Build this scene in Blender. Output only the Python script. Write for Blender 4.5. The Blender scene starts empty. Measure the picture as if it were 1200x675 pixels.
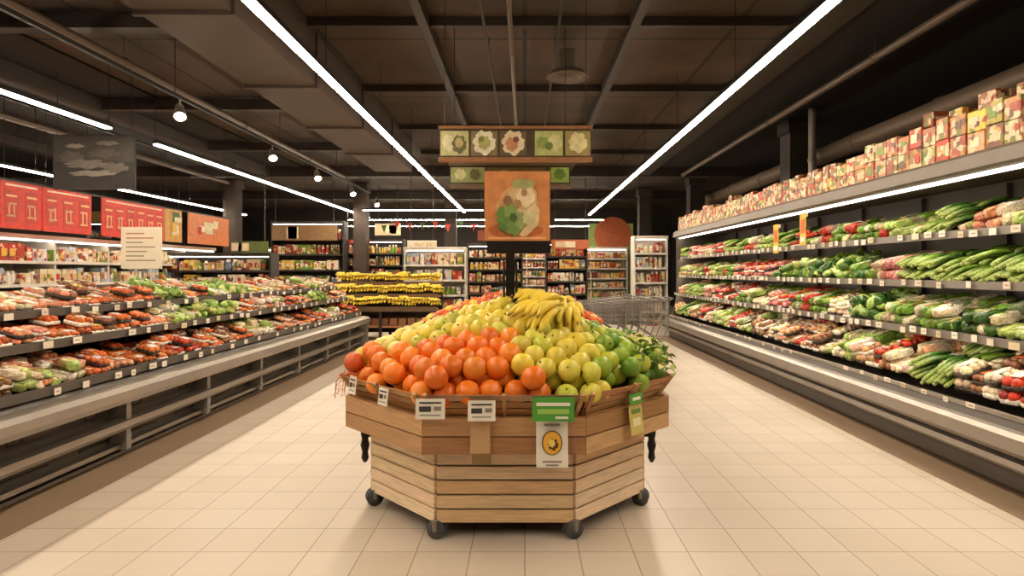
import bpy, math, random
import numpy as np
from mathutils import Matrix, Vector, Euler
rng = random.Random(7)
R = rng.uniform
CAMH = 1.55

# ------------------------------------------------------------ helpers
def s2l(c):
    return tuple((v/12.92 if v <= .04045 else ((v+.055)/1.055)**2.4) for v in c)
def H(h):
    h = h.lstrip('#'); return s2l(tuple(int(h[i:i+2],16)/255 for i in (0,2,4)))

def new_mat(name):
    m = bpy.data.materials.new(name); m.use_nodes = True
    nt = m.node_tree; b = nt.nodes['Principled BSDF']
    return m, nt, b

def plain(name, col, rough=.5, metal=0., noise=.15, nscale=8., bump=0.):
    m, nt, b = new_mat(name)
    b.inputs['Roughness'].default_value = rough; b.inputs['Metallic'].default_value = metal
    tc = nt.nodes.new('ShaderNodeTexCoord'); n = nt.nodes.new('ShaderNodeTexNoise')
    n.inputs['Scale'].default_value = nscale; n.inputs['Detail'].default_value = 3
    nt.links.new(tc.outputs['Object'], n.inputs['Vector'])
    mr = nt.nodes.new('ShaderNodeMapRange'); mr.inputs['To Min'].default_value = 1-noise; mr.inputs['To Max'].default_value = 1+noise
    nt.links.new(n.outputs['Fac'], mr.inputs['Value'])
    mx = nt.nodes.new('ShaderNodeVectorMath'); mx.operation = 'SCALE'
    mx.inputs[0].default_value = col[:3]
    nt.links.new(mr.outputs[0], mx.inputs['Scale']); nt.links.new(mx.outputs[0], b.inputs['Base Color'])
    if bump:
        bp = nt.nodes.new('ShaderNodeBump'); bp.inputs['Strength'].default_value = bump; bp.inputs['Distance'].default_value = .01
        nt.links.new(n.outputs['Fac'], bp.inputs['Height']); nt.links.new(bp.outputs[0], b.inputs['Normal'])
    return m

def emis(name, col, s):
    m, nt, b = new_mat(name)
    b.inputs['Base Color'].default_value = (*col,1); b.inputs['Emission Color'].default_value = (*col,1)
    b.inputs['Emission Strength'].default_value = s
    return m

def vcmat(name, rough=.4, noise=.2, nscale=30., stretch=(1,1,1), bump=.0, prn=0., prscale=30., spec=.5):
    """vertex-colour material with procedural variation; prn = printed-packaging look"""
    m, nt, b = new_mat(name); L = nt.links.new
    b.inputs['Roughness'].default_value = rough
    b.inputs['Specular IOR Level'].default_value = spec
    at = nt.nodes.new('ShaderNodeAttribute'); at.attribute_name = 'Col'
    tc = nt.nodes.new('ShaderNodeTexCoord'); mp = nt.nodes.new('ShaderNodeMapping'); mp.inputs['Scale'].default_value = stretch
    L(tc.outputs['Object'], mp.inputs['Vector'])
    n = nt.nodes.new('ShaderNodeTexNoise'); n.inputs['Scale'].default_value = nscale; n.inputs['Detail'].default_value = 4
    L(mp.outputs[0], n.inputs['Vector'])
    mr = nt.nodes.new('ShaderNodeMapRange'); mr.inputs['From Min'].default_value=.25; mr.inputs['From Max'].default_value=.75
    mr.inputs['To Min'].default_value = 1-noise; mr.inputs['To Max'].default_value = 1+noise
    L(n.outputs['Fac'], mr.inputs['Value'])
    mx = nt.nodes.new('ShaderNodeVectorMath'); mx.operation = 'SCALE'
    L(at.outputs['Color'], mx.inputs[0]); L(mr.outputs[0], mx.inputs['Scale'])
    out = mx.outputs[0]
    if prn:
        v = nt.nodes.new('ShaderNodeTexVoronoi'); v.inputs['Scale'].default_value = prscale; v.distance = 'CHEBYCHEV'
        L(tc.outputs['Object'], v.inputs['Vector'])
        hs = nt.nodes.new('ShaderNodeSeparateColor'); L(v.outputs['Color'], hs.inputs[0])
        cr = nt.nodes.new('ShaderNodeValToRGB'); cr.color_ramp.interpolation = 'CONSTANT'
        e = cr.color_ramp.elements
        e[0].color = (*H('#d8bc94'),1); e[0].position = 0
        e[1].position = .3; e[1].color = (*H('#7a7a3c'),1)
        for p,c in ((.42,'#a04a30'),(.58,'#dcc6a4'),(.74,'#6a4230'),(.88,'#c88c3c')):
            x = e.new(p); x.color = (*H(c),1)
        L(hs.outputs[0], cr.inputs[0])
        g = nt.nodes.new('ShaderNodeMath'); g.operation='GREATER_THAN'; g.inputs[1].default_value = 1-prn
        L(hs.outputs[1], g.inputs[0])
        mi = nt.nodes.new('ShaderNodeMix'); mi.data_type='RGBA'
        L(g.outputs[0], mi.inputs[0]); L(out, mi.inputs[6]); L(cr.outputs[0], mi.inputs[7]); out = mi.outputs[2]
    L(out, b.inputs['Base Color'])
    if bump:
        bp = nt.nodes.new('ShaderNodeBump'); bp.inputs['Strength'].default_value = bump; bp.inputs['Distance'].default_value=.004
        L(n.outputs['Fac'], bp.inputs['Height']); L(bp.outputs[0], b.inputs['Normal'])
    return m

BOXF = [(0,3,2,1),(4,5,6,7),(0,1,5,4),(1,2,6,5),(2,3,7,6),(3,0,4,7)]
BOXV = np.array([(-.5,-.5,-.5),(.5,-.5,-.5),(.5,.5,-.5),(-.5,.5,-.5),(-.5,-.5,.5),(.5,-.5,.5),(.5,.5,.5),(-.5,.5,.5)])

def sphere_t(nu, nv):
    V=[(0,0,-1)]
    for j in range(1,nv):
        t = math.pi*j/nv
        for i in range(nu):
            p = 2*math.pi*i/nu
            V.append((math.sin(t)*math.cos(p), math.sin(t)*math.sin(p), -math.cos(t)))
    V.append((0,0,1)); F=[]
    for i in range(nu): F.append((0, 1+(i+1)%nu, 1+i))
    for j in range(nv-2):
        for i in range(nu):
            a=1+j*nu+i; b=1+j*nu+(i+1)%nu; F.append((a,b,b+nu,a+nu))
    l=len(V)-1; o=1+(nv-2)*nu
    for i in range(nu): F.append((o+i, o+(i+1)%nu, l))
    return np.array(V), F
SPL = sphere_t(8,5); SPM = sphere_t(12,8); SPH = sphere_t(20,14)
def superbox(nu=12,nv=8,p=.5):
    V,F = sphere_t(nu,nv); W = np.sign(V)*np.abs(V)**p
    return W, F
SUP = superbox()
def rounded_box(r=.12):
    import bmesh
    bm = bmesh.new(); bmesh.ops.create_cube(bm, size=1)
    bmesh.ops.bevel(bm, geom=bm.edges[:]+bm.verts[:], offset=r, segments=2, affect='EDGES', profile=.5)
    V = np.array([v.co[:] for v in bm.verts]); F=[tuple(v.index for v in f.verts) for f in bm.faces]; bm.free()
    return V,F
RBX = rounded_box(); RBS = rounded_box(.03)

def rot(rx=0,ry=0,rz=0):
    return np.array(Euler((rx,ry,rz)).to_matrix())

class Acc:
    def __init__(s): s.V=[]; s.F=[]; s.C=[]; s.n=0
    def add(s, V, F, col):
        V = np.asarray(V,float); k=len(V)
        s.V.append(V); n=s.n
        s.F.extend([tuple(i+n for i in f) for f in F])
        c = np.asarray(col,float)
        if c.ndim==1: c = np.tile(c[:3],(k,1))
        s.C.append(c); s.n += k
    def t(s, T, pos, scale, col, M=None):
        V = T[0]*np.asarray(scale,float)
        if M is not None: V = V@M.T
        s.add(V+np.asarray(pos,float), T[1], col)
    def box(s, x0,x1,y0,y1,z0,z1, col=(1,1,1)):
        s.add(BOXV*np.array([x1-x0,y1-y0,z1-z0])+np.array([(x0+x1)/2,(y0+y1)/2,(z0+z1)/2]), BOXF, col)
    def cyl(s, p0, p1, r0, r1=None, n=10, col=(1,1,1)):
        if r1 is None: r1=r0
        p0=Vector(p0); p1=Vector(p1); d=(p1-p0).normalized()
        a = d.orthogonal().normalized(); b = d.cross(a)
        V=[]
        for p,r in ((p0,r0),(p1,r1)):
            for i in range(n):
                t=2*math.pi*i/n; V.append((p+a*(r*math.cos(t))+b*(r*math.sin(t)))[:])
        F=[(i,(i+1)%n,n+(i+1)%n,n+i) for i in range(n)]+[tuple(range(n))[::-1],tuple(range(n,2*n))]
        s.add(V,F,col)
    def tube(s, pts, rad, n=6, col=(1,1,1)):
        pts=[Vector(p) for p in pts]; m=len(pts); V=[]; 
        ref=None
        for i,p in enumerate(pts):
            d=(pts[min(i+1,m-1)]-pts[max(i-1,0)]).normalized()
            if ref is None: ref=d.orthogonal().normalized()
            a=(ref-d*ref.dot(d)).normalized(); ref=a; b=d.cross(a)
            r=rad[i] if hasattr(rad,'__len__') else rad
            for k in range(n):
                t=2*math.pi*k/n; V.append((p+a*(r*math.cos(t))+b*(r*math.sin(t)))[:])
        F=[]
        for i in range(m-1):
            for k in range(n):
                F.append((i*n+k,i*n+(k+1)%n,(i+1)*n+(k+1)%n,(i+1)*n+k))
        F.append(tuple(range(n))[::-1]); F.append(tuple(range((m-1)*n,m*n)))
        c=np.asarray(col,float)
        if c.ndim==2: c=np.repeat(c,n,axis=0)
        s.add(V,F,c)
    def prism_y(s, prof, y0, y1, col=(1,1,1)):
        n=len(prof); V=[(x,y0,z) for x,z in prof]+[(x,y1,z) for x,z in prof]
        F=[(i,(i+1)%n,n+(i+1)%n,n+i) for i in range(n)]+[tuple(range(n))[::-1],tuple(range(n,2*n))]
        s.add(V,F,col)
    def obj(s, name, mat, parent=None, smooth=False, loc=None):
        me = bpy.data.meshes.new(name)
        V=np.concatenate(s.V); me.from_pydata(V.tolist(),[],s.F)
        ca = me.color_attributes.new('Col','FLOAT_COLOR','POINT')
        C=np.concatenate(s.C); C=np.hstack([np.clip(C,0,1),np.ones((len(C),1))]).astype(np.float32)
        ca.data.foreach_set('color', C.ravel())
        if smooth: me.polygons.foreach_set('use_smooth',[True]*len(me.polygons))
        import bmesh
        if len(me.polygons)<4000:
            bm=bmesh.new(); bm.from_mesh(me); bmesh.ops.recalc_face_normals(bm,faces=bm.faces); bm.to_mesh(me); bm.free()
        me.materials.append(mat)
        o = bpy.data.objects.new(name, me); bpy.context.scene.collection.objects.link(o)
        if parent: o.parent=parent
        if loc: o.location=loc
        return o
def empty(name, loc=(0,0,0), rz=0):
    e=bpy.data.objects.new(name,None); e.location=loc; e.rotation_euler=(0,0,rz); e.empty_display_size=.2
    bpy.context.scene.collection.objects.link(e); return e
def jit(c, a=.15):
    k=1+R(-a,a); return np.clip(np.array([v*k*(1+R(-a*.4,a*.4)) for v in c[:3]]),0,1)

# ------------------------------------------------------------ materials
M_steel = plain('brushed_steel', H('#a59d93'), .4, .75, .12, 6)
M_grey  = plain('grey_paint', H('#8a847c'), .42, .35, .1, 4)
M_mid   = plain('case_side_panel', H('#5c554e'), .5, .2, .12, 3)
M_dark  = plain('dark_panel', H('#3a3430'), .5, .2, .15, 3)
M_black = plain('black_metal', H('#17130f'), .45, .3, .1, 5)
M_white = plain('white_enamel', H('#d8d2c8'), .4, 0, .05, 5)
M_rubber= plain('rubber', H('#4a4a4c'), .5, 0, .1, 10)
M_pack  = vcmat('packaged_produce', .25, .5, 60, bump=.5)
M_print = vcmat('printed_packaging', .45, .15, 20, prn=.5, prscale=20)
M_far   = vcmat('printed_packaging_far', .5, .15, 20, prn=.3, prscale=14)
M_leaf  = vcmat('foliage', .45, .3, 50, bump=.3)
M_fruit = vcmat('fruit_skin', .34, .14, 16, bump=.06, spec=.4)
M_orange= vcmat('orange_peel', .38, .1, 120, bump=.35, spec=.45)
M_banana= vcmat('banana_skin', .45, .12, 25)
M_wood  = vcmat('pine_wood', .6, .2, 6, stretch=(1.2,1.2,16), bump=.2)
M_paper = vcmat('paper_print', .6, .05, 10)
M_post  = vcmat('poster_art', .5, .2, 12)
M_tube = emis('tube_light', (1,.845,.655), 68)
M_tube2= emis('case_light', (1,.9,.76), 7)
M_fill  = emis('shelf_fill_glow', (1,.88,.72), 18)  # added fill glow for the shelf products, no visible lamp
M_bulb = emis('spot_bulb', (1,.82,.55), 90)

# floor
m,nt,b = new_mat('beige_floor_tile'); L=nt.links.new
tc=nt.nodes.new('ShaderNodeTexCoord'); br=nt.nodes.new('ShaderNodeTexBrick')
br.offset=0; br.squash=1
for k,v in (('Scale',1),('Mortar Size',.0032),('Mortar Smooth',.2),('Brick Width',.3),('Row Height',.3),('Bias',0)): br.inputs[k].default_value=v
br.inputs['Color1'].default_value=(*H('#cdbfae'),1); br.inputs['Color2'].default_value=(*H('#c6b7a4'),1); br.inputs['Mortar'].default_value=(*H('#8d7862'),1)
L(tc.outputs['Object'],br.inputs['Vector'])
n=nt.nodes.new('ShaderNodeTexNoise'); n.inputs['Scale'].default_value=1.3; n.inputs['Detail'].default_value=6
L(tc.outputs['Object'],n.inputs['Vector'])
mr=nt.nodes.new('ShaderNodeMapRange'); mr.inputs['To Min'].default_value=.9; mr.inputs['To Max'].default_value=1.08; L(n.outputs['Fac'],mr.inputs['Value'])
sc=nt.nodes.new('ShaderNodeVectorMath'); sc.operation='SCALE'; L(br.outputs['Color'],sc.inputs[0]); L(mr.outputs[0],sc.inputs['Scale'])
L(sc.outputs[0],b.inputs['Base Color']); b.inputs['Roughness'].default_value=.36
bp=nt.nodes.new('ShaderNodeBump'); bp.invert=True; bp.inputs['Strength'].default_value=.3; bp.inputs['Distance'].default_value=.002
L(br.outputs['Fac'],bp.inputs['Height']); L(bp.outputs[0],b.inputs['Normal'])
M_floor=m
# ceiling
m,nt,b = new_mat('dark_ceiling'); L=nt.links.new
tc=nt.nodes.new('ShaderNodeTexCoord'); br=nt.nodes.new('ShaderNodeTexBrick'); br.offset=0
for k,v in (('Scale',1),('Mortar Size',.03),('Mortar Smooth',.3),('Brick Width',1.2),('Row Height',2.4)): br.inputs[k].default_value=v
br.inputs['Color1'].default_value=(*H('#4b3a2d'),1); br.inputs['Color2'].default_value=(*H('#3c2e23'),1); br.inputs['Mortar'].default_value=(*H('#1a120c'),1)
L(tc.outputs['Object'],br.inputs['Vector'])
n=nt.nodes.new('ShaderNodeTexNoise'); n.inputs['Scale'].default_value=.9; n.inputs['Detail'].default_value=8; L(tc.outputs['Object'],n.inputs['Vector'])
mr=nt.nodes.new('ShaderNodeMapRange'); mr.inputs['From Min'].default_value=.3; mr.inputs['From Max'].default_value=.7; mr.inputs['To Min'].default_value=.4; mr.inputs['To Max'].default_value=1.25; L(n.outputs['Fac'],mr.inputs['Value'])
sc=nt.nodes.new('ShaderNodeVectorMath'); sc.operation='SCALE'; L(br.outputs['Color'],sc.inputs[0]); L(mr.outputs[0],sc.inputs['Scale'])
L(sc.outputs[0],b.inputs['Base Color']); b.inputs['Roughness'].default_value=.75
M_ceil=m
M_wall = plain('dark_wall', H('#2b231d'), .8, 0, .25, 1.5)
M_void = plain('black_ceiling_slab', H('#17120e'), .8, 0, .25, 1.5)
M_strip= plain('taupe_strip_and_shadow', H('#86705a'), .45, 0, .1, 3)  # own colour of the left strip; also the painted shadow on the right
M_duct = plain('painted_duct', H('#40332a'), .6, 0, .3, 1.5)
M_beam = plain('painted_beam', H('#2a2019'), .6, 0, .2, 1.5)
M_pipe = plain('painted_pipe', H('#5a4a3c'), .5, .1, .2, 3)

# ------------------------------------------------------------ room
XL,XR,YB,YF,ZC = -14.,6.6,-1.5,27.,4.35
def slab(name,x0,x1,y0,y1,z0,z1,mat):
    a=Acc(); a.box(x0,x1,y0,y1,z0,z1); return a.obj(name,mat)
slab('floor',XL,XR,YB,YF,-.1,0,M_floor)
slab('ceiling',XL,XR,YB,YF,ZC,ZC+.1,M_ceil)
slab('wall_left',XL-.1,XL,YB,YF,-.1,ZC+.1,M_wall)
slab('wall_right',XR,XR+.1,YB,YF,-.1,ZC+.1,M_wall)
slab('wall_back',XL,XR,YF,YF+.1,-.1,ZC+.1,M_wall)
slab('wall_front',XL,XR,YB-.1,YB,-.1,ZC+.1,M_wall)
slab('ceiling_slab_right',3.3,XR,YB,15.8,ZC-.04,ZC-.001,M_void)  # darker slab just under the right part of the ceiling
slab('ceiling_slab_left',XL,-5.9,YB,15.8,ZC-.03,ZC-.001,M_void)  # same darker slab under the left part
a=Acc(); a.box(-3.42,-3.02,YB+.1,12.6,0,.004); a.obj('trim_1',M_strip)
a=Acc(); a.box(3.1,3.5,YB+.1,14.4,0,.004); a.obj('floor_shadow_band',M_strip)  # brownish shadow along the right case, painted as a flat floor band

# ducts & beams
e=empty('ceiling_duct',(0,0,0)); a=Acc()
a.box(-3.25,-2.45,0,13,3.72,ZC-.01)
for y in range(1,13,2): a.box(-3.28,-2.42,y-.02,y+.02,3.69,ZC-.01)
a.obj('duct_body',M_duct,e)
a=Acc()
for y in (16,21): a.box(XL,XR,y-.15,y+.15,ZC-.28,ZC-.005)
for x in (-6.9,-10.5,3.15): a.box(x-.15,x+.15,YB,15.84,ZC-.25,ZC-.045)
for y in (3.2,6.4,9.6,12.8): a.box(-6.74,-3.35,y-.08,y+.08,ZC-.22,ZC-.045)
for x in (-1.1,1.2): a.box(x-.05,x+.05,YB,15.84,ZC-.14,ZC-.005)
for y in (4.2,6.6,9.0,11.4,13.8): a.box(-2.4,3.0,y-.04,y+.04,ZC-.1,ZC-.003)
a.obj('ceiling_beams',M_beam)
a=Acc(); a.cyl((5.6,-1,3.72),(5.6,20,3.72),.16,n=20)
for y in range(0,20,2): a.cyl((5.6,y-.03,3.72),(5.6,y+.03,3.72),.18,n=20)
a.obj('round_air_duct',plain('duct_grey',H('#7c6a58'),.5,.2),smooth=True)
a=Acc()
for x,z,r in ((4.1,4.05,.05),(-4.7,4.0,.05),(-8.2,4.0,.06),(-7.7,3.85,.04),(-.15,4.1,.025)):
    a.cyl((x,-.5,z),(x,15.5,z),r,n=12)
    for y in range(1,15,3): a.cyl((x,y-.02,z),(x,y+.02,z),r*1.25,n=12); a.cyl((x,y,z),(x,y,ZC-.045),.006,n=5)
a.obj('ceiling_pipes',M_pipe,smooth=True)
a=Acc()
for x,z,r in ((-.42,4.1,.014),(.36,4.15,.014),(-4.1,3.62,.02),(-7.0,3.9,.02)):
    a.box(x-r,x+r,0.5,15.5,z-r,z+r)
    for y in range(1,15,3): a.cyl((x,y,z),(x,y,ZC-.05),.005,n=5)
a.obj('ceiling_conduits',M_black)
a=Acc()
for x,y,r,z in ((-.1,4.6,.22,4.08),(.52,7.3,.26,3.92),(-3.9,4.6,.28,4.0),(.5,12,.3,4.05)):
    a.cyl((x,y,z),(x,y,z+.06),r,r*.8,24); a.cyl((x,y,z-.04),(x,y,z),r*.55,r*.65,24); a.cyl((x,y,z+.05),(x,y,ZC-.1),r*.4,n=16)
a.obj('ceiling_diffusers',plain('diffuser',H('#5a4c3f'),.6,0))

# columns
for i,(x,y,w) in enumerate(((5.0,11.0,.42),(5.0,17.5,.42),(4.0,20.,.4),(-5.2,19,.4),(-2.6,21,.4),(-8.9,18.2,.4))):
    a=Acc(); a.box(x-w/2,x+w/2,y-w/2,y+w/2,0,ZC-.29); a.box(x-w/2-.03,x+w/2+.03,y-w/2-.03,y+w/2+.03,0,.15)
    a.box(x-w/2-.04,x+w/2+.04,y-w/2-.04,y+w/2+.04,ZC-.29,ZC-.045)
    a.obj('column',M_duct if i>2 else M_beam)
a=Acc(); a.cyl((4.86,10.1,0),(4.86,10.1,ZC-.045),.06,n=14)
for z in (1,2.7,3.4): a.cyl((4.86,10.1,z),(4.86,10.1,z+.05),.075,n=14)
a.obj('drain_pipe',M_grey)

# ------------------------------------------------------------ tube lights
def tube_light(x0,y0,x1,y1,z,w=.08):
    e=empty('linear_ceiling_light',((x0+x1)/2,(y0+y1)/2,z))
    ox,oy=e.location.x,e.location.y
    A=Acc(); B=Acc()
    along = abs(y1-y0)>abs(x1-x0)
    if along:
        A.box(-w/2,w/2,y0-oy,y1-oy,-.02,0); B.box(-w/2-.008,w/2+.008,y0-oy-.01,y1-oy+.01,.001,.05)
        k=int((y1-y0)/2.4)+1
        for i in range(k+1):
            y=y0+(y1-y0)*i/k-oy; B.cyl((0,y,.05),(0,y,ZC-z-.005),.004,n=5)
    else:
        A.box(x0-ox,x1-ox,-w/2,w/2,-.02,0); B.box(x0-ox-.01,x1-ox+.01,-w/2-.01,w/2+.01,.001,.05)
        for x in (x0-ox+.1,x1-ox-.1): B.cyl((x,0,.05),(x,0,ZC-z-.005),.004,n=5)
    A.obj('diffuser',M_tube,e); B.obj('housing',M_black,e)
HL=3.45
tube_light(-1.93,-.8,-1.93,19.0,HL,.07)
tube_light(2.16,-.8,2.16,20.,HL,.07)
tube_light(-5.5,-.8,-5.5,7.9,HL,.07)
tube_light(-5.5,8.9,-5.5,21,HL,.07)
tube_light(-9.35,2,-9.35,20,HL,.065)
tube_light(-5.0,18.5,-1.3,18.5,HL,.05)
tube_light(-6.5,22,-1.2,22,HL,.05)
tube_light(1.1,22,2.9,22,HL,.05)
tube_light(-9,25,3,25,HL,.05)

# track spotlights
e=empty('track_spotlights'); A=Acc(); B=Acc()
for y in (7.1,9.7,11.8,14.2,16.5):
    x=-4.1; z=3.45
    A.cyl((x,y,3.6),(x,y,z+.04),.012,n=8)
    d=Vector((.35,-.55,-.75)).normalized(); p=Vector((x,y,z))
    A.cyl((p-d*.1)[:],(p+d*.1)[:],.045,.075,16); A.cyl((p-d*.13)[:],(p-d*.1)[:],.03,.045,16)
    B.cyl((p+d*.101)[:],(p+d*.106)[:],.055,n=16)
A.obj('heads',M_grey,e); B.obj('bulbs',M_bulb,e)

# ------------------------------------------------------------ product generators
C_RED=H('#b2341e'); C_OR=H('#c8642c'); C_SAL=H('#d48e6c'); C_GR=H('#6f9030'); C_DG=H('#3c6224'); C_LG=H('#a9ba66')
C_CR=H('#dccba8'); C_WH=H('#ece3d2'); C_PK=H('#cc8478'); C_BR=H('#865838'); C_YE=H('#d8b040'); C_DR=H('#7e2c20'); C_PU=H('#7a4a5a'); C_TAN=H('#ba8c62')

def item_tray(acc,p,Mx,col,w,l,h):
    def T(v): return (Mx@np.array(v))+p
    base = C_WH if rng.random()<.5 else H('#33291f')
    acc.t(RBX,T((0,0,h*.2)),(l,w,h*.4),base,Mx)
    nx,ny=3,2
    for i in range(nx):
        for j in range(ny):
            c=jit(col,.35)
            acc.t(SPL,T(((i-1)*l*.3+R(-.008,.008),(j-.5)*w*.46,h*.5+R(0,.006))),(l*.19,w*.27,h*.36),c,Mx@rot(R(-.3,.3),R(-.3,.3),R(0,3)))
    if rng.random()<.8:
        acc.t((BOXV,BOXF),T((R(-.03,.02),R(-.02,.02),h*.88)),(l*R(.3,.55),w*R(.4,.65),.004),jit(rng.choice([C_WH,C_WH,C_CR,C_SAL,C_YE,C_OR]),.08),Mx@rot(0,R(-.1,.1),R(-.3,.3)))
def item_bag(acc,p,Mx,col,w,l,h):
    V=SUP[0]*np.array([l/2,w/2,h/2]); V=V+np.random.RandomState(rng.randrange(9999)).normal(0,.006,V.shape)
    col2=np.array(jit(rng.choice([col,col,C_WH,C_CR,C_LG]),.2)); c=np.array(jit(col,.3))
    k=(np.clip(SUP[0][:,0:1]*.8+.5,0,1)); C=c*(1-k)+col2*k
    C=C*np.random.RandomState(rng.randrange(9999)).uniform(.5,1.3,(len(C),1))
    acc.add((V+np.array([0,0,h/2]))@Mx.T+p,SUP[1],C)
    if rng.random()<.5:
        q=(Mx@np.array((R(-.03,.03),0,h*.99)))+p
        acc.t((BOXV,BOXF),q,(l*.4,w*.5,.004),jit(rng.choice([C_WH,C_RED,C_YE,C_CR,C_GR]),.1),Mx@rot(0,0,R(-.4,.4)))
def item_wrap(acc,p,Mx,col,w,l,h):
    for k in (-.5,.5):
        M2=Mx@rot(0,0,R(-.25,.25)); c=rng.choice([col,col,col,col,C_CR])
        item_bag(acc,p+Mx@np.array((R(-.02,.02),k*w*.5,R(0,.012))),M2,c,w*.5,l*1.1,h*.75)
def item_leek(acc,p,Mx,col,w,l,h,flip=1):
    n=5
    for i in range(n):
        y=(i-2)*w/n; z=h*.3+R(0,h*.5); L_=l*1.25
        pts=[];rad=[];C=[]
        for k in range(5):
            t=k/4
            pts.append(Mx@np.array(((t-.5)*L_*flip,y*(1+.5*t)+R(-.006,.006),z+.03*math.sin(t*3)))+p)
            rad.append(.017*(1-.3*t)+.008*math.sin(t*3)); c0=np.array(C_LG); c1=np.array(col)
            C.append(c0*(1-min(1,t*1.9))+c1*min(1,t*1.9)*R(.75,1.2))
        acc.tube(pts,rad,5,np.array(C))
def item_leafy(acc,p,Mx,col,w,l,h):
    for i in range(6):
        o=np.array((R(-.3,.3)*l,R(-.3,.3)*w,h*R(.3,.7)))
        V=SPM[0]*np.array([l*.3,w*.28,h*.3]); V=V*(1+.18*np.sin(V*160+i))
        acc.add(V@rot(R(-1,1),R(-1,1),R(0,3)).T@Mx.T+(Mx@o+p),SPM[1],jit(col if rng.random()<.6 else C_LG,.35))

def fill_deck(acc, side, xf, z0, depth, slope, y0, y1, palette, rows=3, w=.15, h=.075, p2=.3):
    y=y0; seg_end=y; kind=None
    l=depth/rows
    while y<y1:
        if y>=seg_end:
            kind,col,col2=palette(y); seg_end=y+R(.3,.7)
        ww=w*R(.88,1.1)
        for r in range(rows):
            d=(r+.5)*l+R(-.01,.01)
            x=xf+side*d; z=z0+d*math.tan(slope)+.012
            Mx=rot(0,0,R(-.12,.12))
            tilt=rot(0,-side*(slope+R(0,.14)),0)
            Mx=tilt@Mx
            p=np.array((x,y+ww/2,z)); c=col if rng.random()<.65 else col2
            hh=h*R(.85,1.25)
            lay=2 if (rng.random()<p2) else 1
            for q in range(lay):
                pq=p+np.array((R(-.01,.01),R(-.015,.015),q*hh*.95))
                if kind=='tray': item_tray(acc,pq,Mx,c,ww*.94,l*.95,hh)
                elif kind=='bag': item_bag(acc,pq,Mx,c,ww*1.0,l*1.0,hh*1.2)
                elif kind=='wrap': item_wrap(acc,pq,Mx,c,ww*1.0,l*1.0,hh*1.15)
                elif kind=='leek': item_leek(acc,pq,Mx,c,ww,l*1.1,hh,side)
                else: item_leafy(acc,pq,Mx,c,ww*1.1,l*1.1,hh*1.4)
        y+=ww

def tags(acc, xf, side, z, y0, y1, step=.28, hgt=.05, p=.8):
    y=y0
    while y<y1:
        if rng.random()<p:
            w=R(.05,.1); k=R(-.012,.012)
            x=xf-side*.022
            acc.box(x-.002,x+.002,y,y+w,z-hgt/2+k,z+hgt/2+k,jit(rng.choice([C_WH,C_WH,C_CR,C_WH,H('#e2d4c0')]),.06))
            if rng.random()<.6: acc.box(x-side*.003-.001,x-side*.003+.001,y+.015,y+w*.7,z-.004+k,z+.004+k,H('#8a7e72'))
        y+=step*R(.6,1.3)

# ------------------------------------------------------------ LEFT CASE (low multi-tier)
Y0,Y1=.6,12.2
case=empty('refrigerated_produce_case',(-4.0,6.4,0))
def put(acc,name,mat,par,smooth=False):
    o=acc.obj(name,mat,par,smooth); o.location=-par.location; return o
a=Acc(); a.prism_y([(-3.44,.06),(-3.42,.5),(-3.30,.60),(-3.36,.66),(-3.95,.70),(-4.75,.70),(-4.75,.06)],Y0,Y1)
put(a,'base',M_mid,case)
a=Acc(); a.box(-4.7,-3.5,Y0+.03,Y1-.03,0,.08); put(a,'plinth',M_black,case)
a=Acc()
a.prism_y([(-3.17,.50),(-3.15,.54),(-3.16,.60),(-3.20,.63),(-3.30,.64),(-3.32,.60),(-3.30,.50)],Y0,Y1)
a.prism_y([(-3.27,.25),(-3.25,.28),(-3.26,.325),(-3.30,.34),(-3.36,.34),(-3.36,.25)],Y0,Y1)
a.box(-3.40,-3.33,Y0,Y1,.09,.125)
put(a,'bumper_rails',M_steel,case)
a=Acc()
y=Y0+.6
while y<Y1:
    a.box(-3.42,-3.28,y-.03,y+.03,.08,.56); y+=1.25
a.box(-4.75,-3.2,Y1-.05,Y1,.0,.64)
put(a,'brackets',M_grey,case)
a=Acc(); y=Y0+.25
while y<Y1:
    for dy in (0,.55):
        a.tube([(-3.42,y+dy,.44),(-3.385,y+dy,.44),(-3.385,y+dy,.40),(-3.385,y+dy+.12,.40),(-3.385,y+dy+.12,.44),(-3.42,y+dy+.12,.44)],.006,6)
    for z in (.15,.20,.40,.46): a.box(-3.437,-3.425,y,y+.95,z,z+.012)
    y+=1.25
put(a,'handles_and_vents',M_dark,case)
a=Acc()
SL=math.radians(9)
def shelfL(xf,z,depth,t=.03):
    xb=xf-depth; zb=z+depth*math.tan(SL)
    a.prism_y([(xf,z-t),(xf,z),(xb,zb),(xb,zb-t)],Y0,Y1)
    a.box(xf-.005,xf+.02,Y0,Y1,z-.035,z+.03)
shelfL(-3.36,.71,.55); shelfL(-3.60,1.0,.55); shelfL(-3.86,1.22,.6)
put(a,'shelves',M_mid,case)
a=Acc(); a.box(-4.55,-4.5,Y0,Y1,.7,1.33); a.box(-4.75,-4.55,Y0,Y1,.7,1.29)
y=Y0
while y<=Y1+.01:
    a.box(-4.5,-4.1,y-.015,y+.015,.78,.98); a.box(-4.5,-4.1,y-.015,y+.015,1.08,1.19); y+=1.45*.8
put(a,'back_panel',M_dark,case)
a=Acc()
for xf,z in ((-3.34,.71),(-3.58,1.0),(-3.84,1.22)): tags(a,xf,-1,z-.005,Y0+.5,Y1)
put(a,'price_tags',M_paper,case)

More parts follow.
